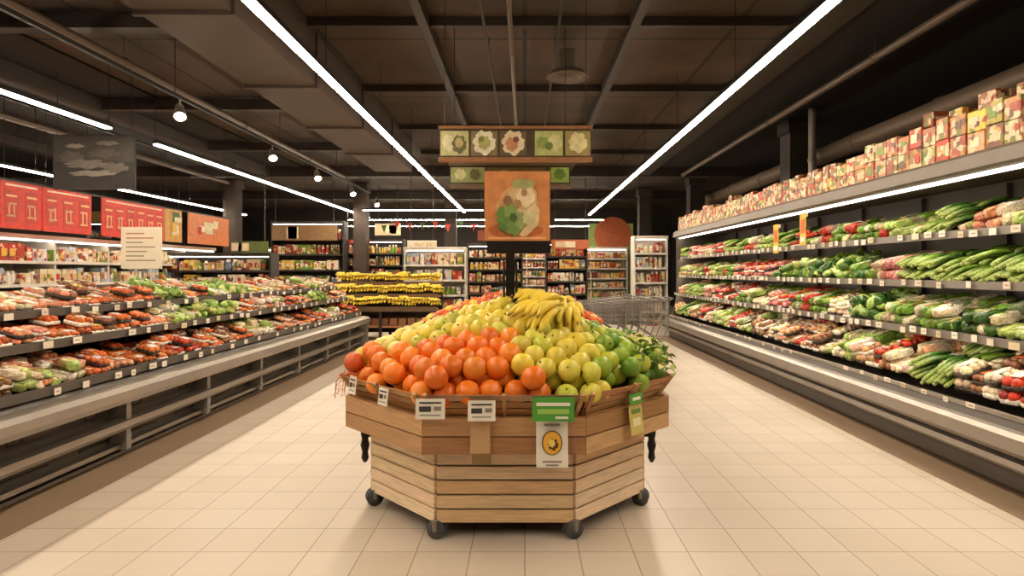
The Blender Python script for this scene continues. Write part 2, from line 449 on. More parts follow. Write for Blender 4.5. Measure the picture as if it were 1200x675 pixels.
def palL(tier):
    def f(y):
        green = (5.8<y<8.8 and tier==2) or (5.6<y<7.2 and tier==1) or (6.6<y<7.8 and tier==0) or (10<y<10.8)
        if green and rng.random()<.7: 
            return rng.choice([('leafy',C_GR,C_LG),('wrap',C_LG,C_GR),('tray',C_GR,C_YE),('bag',C_LG,C_CR)])
        return rng.choice([('tray',C_RED,C_OR),('tray',C_OR,C_SAL),('wrap',C_SAL,C_CR),('tray',C_SAL,C_CR),('tray',C_OR,C_TAN),('tray',C_OR,C_RED),('wrap',C_OR,C_CR),('tray',C_SAL,C_OR),('tray',C_BR,C_OR)])
    return f
for tier,(xf,z,d) in enumerate(((-3.37,.715,.5),(-3.61,1.005,.5),(-3.87,1.225,.58))):
    a=Acc(); fill_deck(a,-1,xf,z,d,SL,1.2,Y1-.1,palL(tier),rows=3,w=.155,h=.066,p2=.4 if tier<2 else .25)
    a.obj('packaged_produce_trays',M_pack,smooth=True)

# ------------------------------------------------------------ RIGHT CASE (tall multideck)
Y0,Y1=.8,14.2
case=empty('refrigerated_multideck_case',(4.0,7.5,0))
a=Acc(); a.prism_y([(3.50,.0),(3.46,.16),(3.40,.18),(3.38,.40),(3.44,.50),(3.52,.50),(3.56,.42),(4.6,.42),(4.6,.0)],Y0,Y1); put(a,'base',M_mid,case)
a=Acc(); 
a.prism_y([(3.30,.30),(3.28,.33),(3.29,.42),(3.32,.45),(3.40,.45),(3.40,.30)],Y0,Y1)
a.prism_y([(3.33,.19),(3.32,.21),(3.33,.25),(3.42,.26),(3.42,.19)],Y0,Y1)
a.box(3.43,3.47,Y0,Y1,.50,.53)
put(a,'bumper_rails',M_steel,case)
a=Acc(); a.box(3.44,3.5,Y0,Y1,.02,.15)
a.box(4.55,4.62,Y0,Y1,.4,2.42); put(a,'back_panel',M_mid,case)
a=Acc(); SR=math.radians(16)
def shelfR(xf,z,depth,t=.025):
    xb=xf+depth; zb=z+depth*math.tan(SR)*.6
    a.prism_y([(xf,z-t),(xf,z),(xb,zb),(xb,zb-t)],Y0,Y1)
    a.box(xf-.02,xf+.004,Y0,Y1,z-.035,z+.03)
for xf,z in ((3.62,1.01),(3.66,1.44),(3.70,1.87)): shelfR(xf,z,.85)
put(a,'shelves',M_grey,case)
a=Acc()
a.prism_y([(3.54,2.34),(3.52,2.36),(3.54,2.47),(3.58,2.50),(4.62,2.50),(4.62,2.40),(3.66,2.36),(3.64,2.34)],Y0,Y1)
put(a,'canopy',plain('canopy_paint',H('#6a6157'),.5,.3),case)
a=Acc(); a.box(3.66,3.72,Y0,Y1,2.325,2.345)
put(a,'canopy_light',M_tube2,case)
a=Acc()
for xf,z in ((3.62,1.01),(3.66,1.44),(3.70,1.87)): a.box(xf+.006,xf+.03,Y0,Y1,z-.033,z-.026)
put(a,'shelf_fill_strips',M_fill,case)  # added glowing strips behind the shelf lips, brighten the goods below
a=Acc()
for xx in (Y0,Y1-.04): a.prism_y([(3.5,.4),(3.6,1.0),(3.6,2.45),(4.6,2.45),(4.6,.4)],xx,xx+.04)
y=Y0+1.2
while y<Y1:
    a.box(4.5,4.56,y-.02,y+.02,.45,2.38); y+=1.2
put(a,'end_panels_and_uprights',M_mid,case)
a=Acc()
for xf,z in ((3.60,1.01),(3.64,1.44),(3.68,1.87)): tags(a,xf,1,z,Y0+.5,Y1,.2,.055,.9)
tags(a,3.452,1,.515,Y0,Y1,.3,.04,.6)
put(a,'price_tags',M_paper,case)
def palR(tier):
    def f(y):
        g=rng.random()
        if tier==0:
            return rng.choice([('wrap',C_TAN,C_BR),('tray',C_CR,C_BR),('leek',C_GR,C_DG),('wrap',C_TAN,C_CR),('wrap',C_LG,C_GR),('tray',C_CR,C_OR),('tray',C_TAN,C_RED),('tray',C_SAL,C_CR)])
        gp=.68 if 4.6<y<9.5 else .34
        if g<gp: return rng.choice([('leek',C_GR,C_DG),('leek',C_DG,C_GR),('wrap',C_GR,C_DG),('wrap',C_LG,C_GR),('wrap',C_GR,C_RED),('leafy',C_GR,C_DG)])
        return rng.choice([('wrap',C_CR,C_GR),('tray',C_PK,C_RED),('wrap',C_PK,C_CR),('tray',C_RED,C_CR),('wrap',C_LG,C_RED),('wrap',C_CR,C_TAN),('tray',C_CR,C_GR),('wrap',C_TAN,C_LG),('wrap',C_SAL,C_LG),('tray',C_RED,C_PK)])
    return f
for tier,(xf,z,d,rows) in enumerate(((3.55,.56,.75,3),(3.65,1.015,.7,3),(3.69,1.445,.7,3),(3.73,1.875,.66,3))):
    a=Acc(); fill_deck(a,1,xf,z,d,SR*(.6 if tier else .9),1.6,Y1-.15,palR(tier),rows=rows,w=.165,h=.095,p2=.6)
    a.obj('packaged_vegetables',M_pack,smooth=True)
# boxes on top
a=Acc(); y=1.4
while y<Y1-.1:
    w=R(.16,.2)
    near = y<6.2
    for r in range(2):
        h=R(.165,.19) if near else R(.13,.16)
        x=3.72+r*.24; n=2 if r==0 else (3 if rng.random()<.35 else 2)
        z=2.502
        for k in range(n):
            col=jit(rng.choice([H('#c8aa7c'),C_BR,H('#a0502e'),H('#98923e'),H('#b08458'),H('#b87850'),C_SAL,C_RED,C_YE]),.2)
            Mx=rot(0,0,R(-.05,.05))
            a.t(RBS,(x,y+w/2,z+h/2),(.2,w*.95,h*.98),col,Mx)
            a.t((BOXV,BOXF),(x-.1,y+w/2+R(-.02,.02),z+h*.5),(.006,w*.5,h*.45),jit(rng.choice([C_CR,C_RED,C_GR,C_DG]),.1),Mx)
            z+=h
    y+=w*1.03
a.obj('boxed_goods',M_print)

e=empty('promo_shelf_sign'); A=Acc()
for y,z in ((8.2,2.0),(7.4,2.08)):
    A.box(3.48,3.485,y,y+.16,z-.2,z+.2,C_YE); A.box(3.474,3.479,y+.03,y+.13,z-.05,z+.12,C_OR); A.box(3.474,3.479,y+.02,y+.14,z-.16,z-.1,C_WH)
    A.box(3.485,3.54,y+.07,y+.09,z+.15,z+.2,C_WH)
A.obj('card',M_paper,e)

# ------------------------------------------------------------ FRUIT CART
def octa(a,b):
    return [(-a,-b),(a,-b),(b,-a),(b,a),(a,b),(-a,b),(-b,a),(-b,-a)]
def ring_board(acc,O0,O1,z0,z1,th,colf,gap=.006,skip=()):
    for i in range(8):
        if i in skip: continue
        p0=Vector(O0[i]); p1=Vector(O0[(i+1)%8]); q0=Vector(O1[i]); q1=Vector(O1[(i+1)%8])
        d=(p1-p0).normalized(); nrm=Vector((d.y,-d.x))
        p0=p0+d*gap; p1=p1-d*gap; q0=q0+d*gap; q1=q1-d*gap
        V=[(*p0,z0),(*p1,z0),(*(p1-nrm*th),z0),(*(p0-nrm*th),z0),(*q0,z1),(*q1,z1),(*(q1-nrm*th),z1),(*(q0-nrm*th),z1)]
        acc.add(V,BOXF,colf(i))
def lerpO(A,B,t): return [(a[0]*(1-t)+b[0]*t,a[1]*(1-t)+b[1]*t) for a,b in zip(A,B)]
PINE=[H('#e8cba6'),H('#e0bf94'),H('#eed4b2'),H('#dab486')]
BROWN=[H('#b8895c'),H('#a8794c'),H('#c2976c')]
LOW=octa(.405,.91); UP=octa(.455,1.06); RIM0=octa(.43,1.0); RIM1=octa(.47,1.09)
def build_cart(cx,cy):
    e=empty('wooden_fruit_stand',(cx,cy,0)); A=Acc()
    zs=[.095,.178,.262,.346,.43,.512]
    for k in range(5):
        ring_board(A,LOW,LOW,zs[k],zs[k]+.072,.02,lambda i:jit(rng.choice(PINE),.06),gap=.01)
    for z0,z1 in ((.535,.628),(.636,.735)):
        ring_board(A,UP,UP,z0,z1,.022,lambda i:jit(rng.choice(BROWN),.12),gap=.002)
    for k in range(3):
        t0=k/3; ring_board(A,lerpO(RIM0,RIM1,t0),lerpO(RIM0,RIM1,t0+.27),.74+.045*k,.74+.045*k+.038,.012,lambda i:jit(rng.choice(BROWN),.18),gap=.012)
    for i in range(8):
        p0=Vector(RIM0[i]);p1=Vector(RIM0[(i+1)%8]);q0=Vector(RIM1[i]);q1=Vector(RIM1[(i+1)%8])
        for t in (.04,.5,.96):
            u=p0.lerp(p1,t)*1.004; v=q0.lerp(q1,t)*1.004
            A.cyl((*u,.735),(*v,.875),.014,n=4,col=jit(BROWN[0],.1))
    A.add([(x,y,.70) for x,y in octa(.43,1.03)]+[(x,y,.735) for x,y in octa(.43,1.03)],[tuple(range(8))[::-1],tuple(range(8,16))]+[(i,(i+1)%8,8+(i+1)%8,8+i) for i in range(8)],BROWN[1])
    A.obj('slats',M_wood,e)
    B=Acc()
    LI=octa(.385,.875)
    B.add([(x,y,.085) for x,y in LI]+[(x,y,.70) for x,y in LI],[tuple(range(8))[::-1],tuple(range(8,16))]+[(i,(i+1)%8,8+(i+1)%8,8+i) for i in range(8)],H('#3b2b1e'))
    o0=octa(.38,.94); 
    V=[(x,y,.74) for x,y in o0]+[(x,y,.79) for x,y in o0]+[(x*.35,y*.35,1.07) for x,y in o0]
    F=[tuple(range(8))[::-1],tuple(range(16,24))]+[(i,(i+1)%8,8+(i+1)%8,8+i) for i in range(8)]+[(8+i,8+(i+1)%8,16+(i+1)%8,16+i) for i in range(8)]
    B.add(V,F,H('#4a3420')); B.obj('inner_frame',M_wood,e)
    W=Acc(); K=Acc()
    pts=[Vector(p) for p in octa(.395,.885)]
    for i,p in enumerate(pts):
        c=Vector((p.x,p.y,.055))
        ang=R(0,3.1); ax3=Vector((math.cos(ang),math.sin(ang),0)) if i not in (0,1,2,7) else Vector((.35,1,0)).normalized() if i in (0,2) else Vector((-.5,1,0)).normalized()
        for s in (-.017,.017):
            W.cyl((c+ax3*(s-.014))[:],(c+ax3*(s+.014))[:],.055,n=20)
        K.cyl((c+ax3*-.038)[:],(c+ax3*.038)[:],.014,n=10)
        for s in (-.036,.036):
            u=c+ax3*s; K.cyl(u[:],(u.x,u.y,.11),.013,.018,8)
        q=p*.96; K.cyl((q.x,q.y,.09),(q.x,q.y,.13),.045,n=16)
    W.obj('caster_wheels',M_rubber,e,True); K.obj('caster_forks',M_grey,e)
    G=Acc()
    for x,y in ((-1.0,-.2),(1.0,-.2),(-1.0,.25),(1.0,.25)):
        prof=[(.22,.012),(.25,.026),(.29,.02),(.34,.032),(.38,.022),(.42,.03),(.46,.026),(.53,.034)]
        G.tube([(x,y,z) for z,r in prof],[r for z,r in prof],12)
        G.box(min(x,x*.88),max(x,x*.88),y-.015,y+.015,.40,.44)
    G.obj('turned_legs',M_black,e,True)
    return e
CX,CY=-.115,4.37
cart=build_cart(CX,CY)

def onorm(x,y,a=.47,b=1.09):
    k=(a+b)/math.sqrt(2)
    return max(abs(x)/b,abs(y)/b,(abs(x)+abs(y))/math.sqrt(2)/k)
def surf(x,y): 
    n=onorm(x,y); return .895+.41*(1-n)**.75
fr={}
def facc(k): return fr.setdefault(k,Acc())
def fruit(key,p,r,col,elong=1.0,pear=0.,T=SPH,col2=None,stem=True):
    V=T[0].copy(); z=V[:,2].copy()
    V[:,2]=z*(1-.10*np.exp(-((1-np.abs(z))/.10)))
    V[:,0]*=(1-pear*np.clip(z,0,1)); V[:,1]*=(1-pear*np.clip(z,0,1)); V[:,2]*=elong
    M=rot(R(-1.3,1.3),R(-1.3,1.3),R(0,6.28)); 
    C=np.tile(np.array(jit(col,.12)),(len(V),1))
    if col2 is not None:
        k=np.clip(T[0][:,0:1]*.7+.3,0,1)*R(0,.9); C=C*(1-k)+np.array(col2)*k
    a=facc(key); a.add((V*r)@M.T+p,T[1],C)
    if stem:
        q=M@np.array((0,0,r*elong*.86)); q2=M@np.array((.004,0,r*elong*1.08)); a.cyl((q+p),(q2+p),.005,.004,6,H('#5a4a22'))
O1=H('#e5761a'); O2=H('#dc6818'); O3=H('#ec8a2a'); RO=H('#d25a20'); YG=H('#dcc440'); YG2=H('#c8c04a'); GA=H('#b4b83c'); LIM=H('#8ca830'); DGN=H('#608a26'); PEAR=H('#e4cc5c')
def kind_at(x,y,n):
    if n>.86 and y<-.9: return 'o' if x<.14 or (x<.40 and rng.random()<.65) else 'a'
    if x<.06 and y<-.56-.10*(x+.2): return 'o'
    if x<-.3 and y<-.25 and n>.80: return 'o'
    if x<.06: return 'p'
    if x<.52+R(-.06,.06): return 'a'
    return 'l'
def place_pile(cx,cy,kindf,T=SPH):
    for layer in (0,1):
        s=.136; row=0; y=-1.045
        while y<1.05:
            x=-1.06+(row%2)*s/2+(.04 if layer else 0)
            while x<1.06:
                xx=x+R(-.012,.012); yy=y+R(-.012,.012)+(.05 if layer else 0)
                n=onorm(xx,yy)
                if n<.955:
                    z=surf(xx,yy)-.095*layer+R(-.014,.018)
                    k=kindf(xx,yy,n); p=np.array((cx+xx,cy+yy,z))
                    kindm(k,p,xx,T)
                x+=s
            y+=s*.85; row+=1
def kindm(k,p,x,T):
    if k=='o': fruit('oranges',p,R(.065,.073),RO if x<-.97 else rng.choice([O1,O1,O1,O2,O3]),.97,T=T,stem=False)
    elif k=='p': fruit('pears',p,R(.064,.072),rng.choice([YG,YG,YG2,PEAR,PEAR]),1.12,.2,T,col2=H('#c8c24a'))
    elif k=='a': fruit('yellow_apples',p,R(.063,.071),rng.choice([GA,YG2,YG,H('#d4c64c')]),.93,0,T,col2=H('#dcc850'))
    elif k=='l': fruit('green_apples',p,R(.06,.067),rng.choice([LIM,LIM,GA,DGN]),.95,0,T,col2=H('#b0bf46'))
    else: fruit('mixed_fruit',p,R(.055,.068),rng.choice([O1,RO,O1,YG,O2,O2,H('#b26a3a')]),1,0,T)
place_pile(CX,CY,kind_at)
def banana(acc,base,dirv,up,L_=.2,bend=.9,col=None,rs=1.0,n7=7):
    dirv=Vector(dirv).normalized(); up=Vector(up); up=(up-dirv*up.dot(dirv)).normalized()
    pts=[];rad=[];C=[]; n=9; col=np.array(col if col is not None else jit(H('#e8ca3c'),.08))
    tip=np.array(H('#7e6a34')); grn=np.array(H('#b3b548'))
    Rr=L_/bend
    for i in range(n):
        t=i/(n-1); a=t*bend-bend*.5
        p=Vector(base)+dirv*(Rr*(math.sin(a)+math.sin(bend*.5)))+up*(Rr*(math.cos(a)-math.cos(bend*.5)))
        pts.append(p); rad.append((.006,.008,.016,.0195,.0205,.020,.017,.010,.004)[i]*rs)
        c=col
        if i==0: c=tip*.6+col*.4
        if i==1: c=grn
        if i==n-1: c=tip
        C.append(c)
    acc.tube(pts,rad,n7,np.array(C))
def bunch(acc,p,ang,n=6,L_=.21,pitch=-.25,rs=1.,fan=.17,off=.02,n7=7,lays=2):
    for i in range(n):
        for lay in range(lays):
            a=ang+(i-(n-1)/2)*fan
            d=(math.cos(a),math.sin(a),pitch+lay*.3)
            b=(p[0]+R(-.006,.006)-math.sin(ang)*(i-(n-1)/2)*off,p[1]+R(-.006,.006)+math.cos(ang)*(i-(n-1)/2)*off,p[2]+lay*.03)
            banana(acc,b,d,(0,0,1),L_*R(.92,1.08),1.05,None,rs,n7)
A=Acc()
for (x,y,ang,dz,pt,n,LL) in ((.30,-.36,-2.45,.13,-.55,5,.30),(.34,-.22,-2.5,.14,-.4,4,.28),(.40,-.26,-1.75,.10,-.8,4,.24),(.24,-.12,-2.3,.12,-.4,3,.24),(.42,-.08,-1.6,.10,-.6,4,.24),(.34,.10,-1.4,.09,-.35,4,.22),(.16,.12,-2.2,.09,-.3,4,.22)):
    bunch(A,(CX+x,CY+y,surf(x,y)+dz),ang,n,LL,pt,1.35,.13,.036,10,2)
A.obj('banana_bunches',M_banana,smooth=True)
# second stand behind
cart2=build_cart(-.15,7.2)
place_pile(-.15,7.2,lambda x,y,n:'m',SPM)
names={'oranges':M_orange}
for k,ac in fr.items(): ac.obj(k,names.get(k,M_fruit),smooth=True)
def leafshape(acc,p,M,l,w,col):
    n=6; V=[];F=[]
    for i in range(n+1):
        t=i/n; ww=w*math.sin(math.pi*min(1,t*.92+.06))**.8; zz=.25*l*math.sin(t*2.6)
        V+= [(t*l,-ww,zz+.3*ww),(t*l,0,zz),(t*l,ww,zz+.3*ww)]
    for i in range(n):
        for j in range(2):
            a0=i*3+j; F.append((a0,a0+1,a0+4,a0+3))
    acc.add(np.array(V)@M.T+p,F,col)
A=Acc()
for i in range(80):
    x=R(.80,1.05); y=R(-.62,.1)
    z=surf(x*.93,y)+R(.0,.05)
    leafshape(A,np.array((CX+x,CY+y,z)),rot(R(-.6,.6),R(-.5,.6),R(-2.2,.8)),R(.06,.12),R(.015,.03),jit(rng.choice([H('#8fa64a'),H('#a8b860'),H('#6f8d3a'),H('#c7b86a')]),.2))
A.obj('leafy_greens',M_leaf,smooth=True)
# empty orange net draped over the left corner
A=Acc()
for i in range(9):
    t=i/8
    A.tube([(CX-1.06+.02*math.sin(t*9),CY-.55+t*.3,.90),(CX-1.09-.015*math.sin(t*7),CY-.56+t*.3,.84),(CX-1.11+.01*math.cos(t*11),CY-.55+t*.31,.74+.03*math.sin(t*8))],.0025,4,H('#d8854a'))
for k in range(5):
    z=.76+k*.03
    A.tube([(CX-1.105+.008*k*.6+.006*math.sin(j*1.7+k),CY-.56+j*.04,z+.008*math.sin(j*2+k)) for j in range(9)],.0025,4,H('#d8854a'))
A.obj('orange_mesh_net',M_leaf,smooth=True)

# stand tags & posters on rim
e=empty('price_cards',(0,0,0)); A=Acc()
def card(px,py,z,w,h,ang,col,marks=()):
    Mx=rot(-.12,0,ang)
    c=np.array((CX+px,CY+py,z))
    A.t((BOXV,BOXF),c,(w,.004,h),col,Mx)
    for (mx,mz,mw,mh,mc) in marks:
        A.t((BOXV,BOXF),c+Mx@np.array((mx*w,-.0035,mz*h)),(mw*w,.002,mh*h),mc,Mx)
INK=H('#3a3530'); GY=H('#8a8078')
std=((0,.3,.75,.08,INK),(-.18,0,.4,.25,INK),(.25,.02,.25,.2,GY),(0,-.3,.7,.05,GY))
card(-.40,-1.115,.80,.16,.11,0,C_WH,std); card(-.12,-1.115,.79,.15,.11,.03,C_WH,std)
card(-.71,-.89,.82,.10,.10,-.8,C_WH,std); card(-.96,-.64,.84,.09,.11,-.85,C_WH,std)
GRN=H('#4f9a34')
card(.27,-1.12,.80,.23,.13,0,GRN,((0,.2,.8,.14,C_WH),(0,-.1,.75,.2,H('#9ac25a')),(.2,-.35,.3,.1,C_WH)))
card(.265,-1.085,.605,.175,.26,0,C_WH,((0,.38,.5,.05,H('#9a9a90')),(0,-.38,.6,.035,GY),(0,-.45,.4,.03,GY)))
card(.27,-.975,.455,.15,.045,0,C_CR,())
card(.78,-.80,.79,.13,.06,.78,GRN,((0,0,.6,.3,C_WH),))
card(.78,-.80,.67,.13,.18,.78,H('#cdbb6a'),((0,.25,.7,.15,H('#6f8a3a')),(0,-.1,.6,.25,H('#e8dcae'))))
card(-.13,-1.085,.65,.11,.20,0,H('#b99468'),())
card(-.13,-.975,.50,.11,.09,0,H('#c6a67a'),())
cx0,cy0=CX+.265,CY-1.085
def disc(acc,cx,cz,rx,rz,y,col,n=24,wob=0):
    pts=[(cx+rx*math.cos(2*math.pi*i/n)*(1+wob*math.sin(i*2.3)),cz+rz*math.sin(2*math.pi*i/n)*(1+wob*math.cos(i*1.7))) for i in range(n)]
    V=[(x,y,z) for x,z in pts]+[(x,y-.002,z) for x,z in pts]
    acc.add(V,[tuple(range(n)),tuple(range(n,2*n))[::-1]]+[(i,(i+1)%n,n+(i+1)%n,n+i) for i in range(n)],col)
disc(A,cx0,.61,.056,.068,cy0-.010,H('#5a3a1e')); disc(A,cx0,.61,.050,.062,cy0-.013,H('#eeb23a')); disc(A,cx0+.006,.602,.026,.030,cy0-.016,H('#5a3a1e'),wob=.2); disc(A,cx0-.002,.610,.017,.021,cy0-.019,H('#f4d868'),wob=.2)
A.obj('cards',M_paper,e)

# picture sign on post
e=empty('poster_sign_on_post',(CX+.01,CY,0)); A=Acc()
A.box(-.032,.032,-.03,.03,.95,1.75); A.cyl((-.045,-.05,1.2),(-.045,-.05,1.62),.008,n=8); A.cyl((.045,-.05,1.2),(.045,-.05,1.62),.008,n=8)
A.box(-.17,.29,-.035,.02,1.68,1.77); A.box(-.19,.29,-.02,.02,1.77,2.28)
A.obj('post_and_frame',M_black,e)
A=Acc(); yF=-.026
A.box(-.188,.288,yF-.004,yF,1.772,2.278,H('#d28a52'))
disc(A,.04,1.85,.20,.06,yF-.005,H('#b8683a'),wob=.06)
disc(A,.05,2.0,.155,.17,yF-.007,H('#dca470'),wob=.07)
disc(A,.085,1.96,.125,.15,yF-.009,H('#e6cc9c'),wob=.08)
disc(A,.09,2.10,.10,.10,yF-.011,H('#d8bc88'),wob=.08)
disc(A,.11,2.09,.065,.07,yF-.013,H('#efdcb4'),wob=.12)
disc(A,.09,2.185,.085,.035,yF-.015,H('#a8a868'),wob=.15)
k=0
for (dx,dz,rx,rz,c) in ((-.03,1.91,.06,.08,'#5c7c3c'),(.03,1.88,.055,.07,'#74944a'),(-.05,1.96,.05,.06,'#66883e'),(.0,1.99,.045,.055,'#86a458'),(.07,1.92,.04,.06,'#94a868'),(-.02,2.06,.032,.035,'#8a6a44'),(.05,2.04,.03,.03,'#b48a58'),(.13,1.94,.04,.05,'#cdc898'),(.10,2.12,.02,.025,'#a87a50'),(.02,1.94,.025,.03,'#46642c')):
    k+=1; disc(A,dx,dz,rx,rz,yF-.0165-.0015*k,H(c),wob=.2)
A.box(-.16,.26,yF-.008,yF-.004,1.785,1.80,H('#e8ae80'))
A.obj('poster',M_post,e)

# hanging overhead sign
def hang_sign(name,x0,x1,z0,z1,y,frame,panels,back):
    e=empty(name,((x0+x1)/2,y,z0)); ox=e.location.x
    A=Acc(); A.box(x0-ox,x1-ox,0,.04,0,z1-z0,back)
    A.box(x0-ox-.01,x1-ox+.01,-.02,.06,z1-z0-.02,z1-z0+.01,frame); A.box(x0-ox-.01,x1-ox+.01,-.02,.06,-.03,.012,frame)
    k=0
    for (u0,u1,col,deco) in panels:
        a0=x0-ox+(x1-x0)*u0; a1=x0-ox+(x1-x0)*u1
        A.box(a0+.012,a1-.012,-.006,-.001,.03,z1-z0-.04,col)
        for (du,dv,rx,rz,c) in deco:
            k+=1; disc(A,a0+(a1-a0)*du,(z1-z0)*dv,rx,rz,-.007-.0015*(k%7),c,wob=.15)
    A.obj('board',M_post,e)
    W=Acc()
    for x in (x0-ox+.05,x1-ox-.05): W.cyl((x,.02,z1-z0),(x,.02,ZC-z0-.005),.004,n=5)
    W.obj('cables',M_black,e)
WD=H('#9a6a40'); DKG=H('#6c6a40')
px=lambda x,d:(x-615)*d/700
pz=lambda y,d:CAMH-(y-318)*d/700
d=6.0
hang_sign('hanging_produce_sign',px(515,d),px(693,d),pz(186,d),pz(149,d),d,WD,[
 (0,.2,H('#c9c48e'),[(.3,.5,.06,.08,H('#e6deb8')),(.65,.45,.07,.09,DKG),(.65,.5,.04,.05,H('#c4b27a'))]),
 (.2,.39,H('#8a7650'),[(.5,.5,.11,.12,H('#eee4c8')),(.5,.5,.06,.07,H('#b6b06a')),(.4,.6,.03,.03,H('#7a8440'))]),
 (.39,.58,H('#6f5c42'),[(.5,.5,.11,.12,H('#e9d6b2')),(.45,.45,.06,.07,H('#c9906a')),(.6,.6,.03,.03,H('#8a4a34'))]),
 (.62,.82,H('#bcc078'),[(.3,.5,.06,.06,H('#94a05c')),(.7,.5,.07,.08,H('#d8d49a')),(.5,.4,.04,.04,H('#6f8440'))]),
 (.82,1,H('#a8935c'),[(.5,.5,.09,.1,H('#e0d4a0')),(.45,.5,.04,.05,H('#b89a50'))])],H('#4c3e2c'))
d=6.6
hang_sign('hanging_produce_sign',px(527,d),px(668,d),pz(217,d),pz(192,d),d,H('#6a5640'),[
 (0,.3,H('#9aa268'),[(.3,.5,.06,.06,H('#d0d098')),(.7,.5,.06,.06,DKG)]),
 (.3,.8,H('#65552f'),[(.3,.5,.06,.05,H('#8a7a4a'))]),
 (.83,1,H('#a4c060'),[(.5,.5,.06,.06,H('#6a8a3e'))])],H('#43392c'))

# ------------------------------------------------------------ left background
e=empty('red_promo_banners'); A=Acc(); W=Acc()
RB=H('#d8341f'); XB=-8.0
for (ya,yb,c,k) in ((7.2,8.1,RB,0),(8.2,9.02,RB,0),(9.1,9.85,RB,0),(9.9,11.0,RB,0),(11.3,13.2,RB,0),(13.25,13.9,H('#c8964c'),1),(14.2,16.1,H('#d07a4a'),1)):
    A.box(XB-.02,XB+.02,ya,yb,2.22,2.95,c)
    if k==0:
        n=max(2,int((yb-ya)/.3)); 
        for i in range(n):
            yy=ya+(yb-ya)*(i+.5)/n; F_=H('#f0b080')
            # abstract character strokes
            for (o,z0,wd,hg) in ((0,2.74,.20,.035),(0,2.60,.16,.03),(-.05,2.50,.03,.22),(.05,2.50,.03,.22),(0,2.40,.18,.03)):
                o2=o+R(-.015,.015); z0+=R(-.02,.02)
                A.box(XB+.024,XB+.028,yy+o2-wd/2,yy+o2+wd/2,z0-hg/2,z0+hg/2,jit(F_,.1))
            A.box(XB+.021,XB+.023,yy-.12,yy+.12,2.32,2.82,jit(H('#c42c1a'),.1))
        A.box(XB+.021,XB+.026,ya+.08,yb-.08,2.88,2.91,H('#f4d8c0'))
    else:
        for i in range(6):
            y2=R(ya+.1,yb-.3); z2=R(2.3,2.7); A.box(XB+.022+.002*i,XB+.026+.002*i,y2,y2+R(.15,.4),z2,z2+R(.1,.25),jit(rng.choice([C_CR,C_RED,C_YE,C_DG]),.1))
    for y in (ya+.08,yb-.08): W.cyl((XB,y,2.95),(XB,y,ZC-.005),.005,n=5)
W.box(XB-.03,XB+.03,7,16.3,2.95,2.98)
A.obj('banners',M_post,e); W.obj('hangers',M_black,e)

# dark hanging poster (dark photographic print)
e=empty('dark_hanging_poster',(px(110,8.3),8.3,pz(222,8.3))); A=Acc()
w=96*8.3/700; h=64*8.3/700
A.box(-w/2,w/2,0,.03,0,h,H('#2e2824'))
A.box(-w/2+.02,w/2-.02,-.004,-.001,h*.5,h-.02,H('#3c3631'))
for k,(dx,dz,rx,rz,c) in enumerate(((-.3,.45,.16,.08,'#544c46'),(-.1,.35,.28,.06,'#6a625a'),(.15,.5,.2,.06,'#4a433d'),(.3,.3,.18,.07,'#5c544c'),(0,.22,.3,.04,'#7a7269'),(-.25,.6,.12,.03,'#857c72'),(.2,.64,.15,.03,'#6a625a'))):
    disc(A,dx,dz,rx,rz,-.008-.002*k,H(c),wob=.25)
A.obj('board',M_post,e)
W=Acc()
for x in (-w/2+.05,w/2-.05): W.cyl((x,.015,h),(x,.015,ZC-e.location.z-.005),.005,n=5)
W.obj('cables',M_black,e)

# white notice on stand behind left case
d=8.0; e=empty('notice_board_on_stand',(px(166,d),d,0)); A=Acc()
A.box(-.27,.27,-.01,.01,pz(315,d),pz(266,d),H('#efe2ca'))
for i in range(7): A.box(-.2,R(0,.2),-.014,-.011,pz(306,d)+i*.06,pz(306,d)+i*.06+.018,H('#c98a6a') if i>4 else H('#a8967c'))
A.obj('board',M_paper,e); W=Acc(); W.cyl((0,.02,0),(0,.02,2.1),.015,n=10); W.cyl((0,.02,0),(0,.02,.02),.18,n=20); W.obj('stand',M_grey,e)

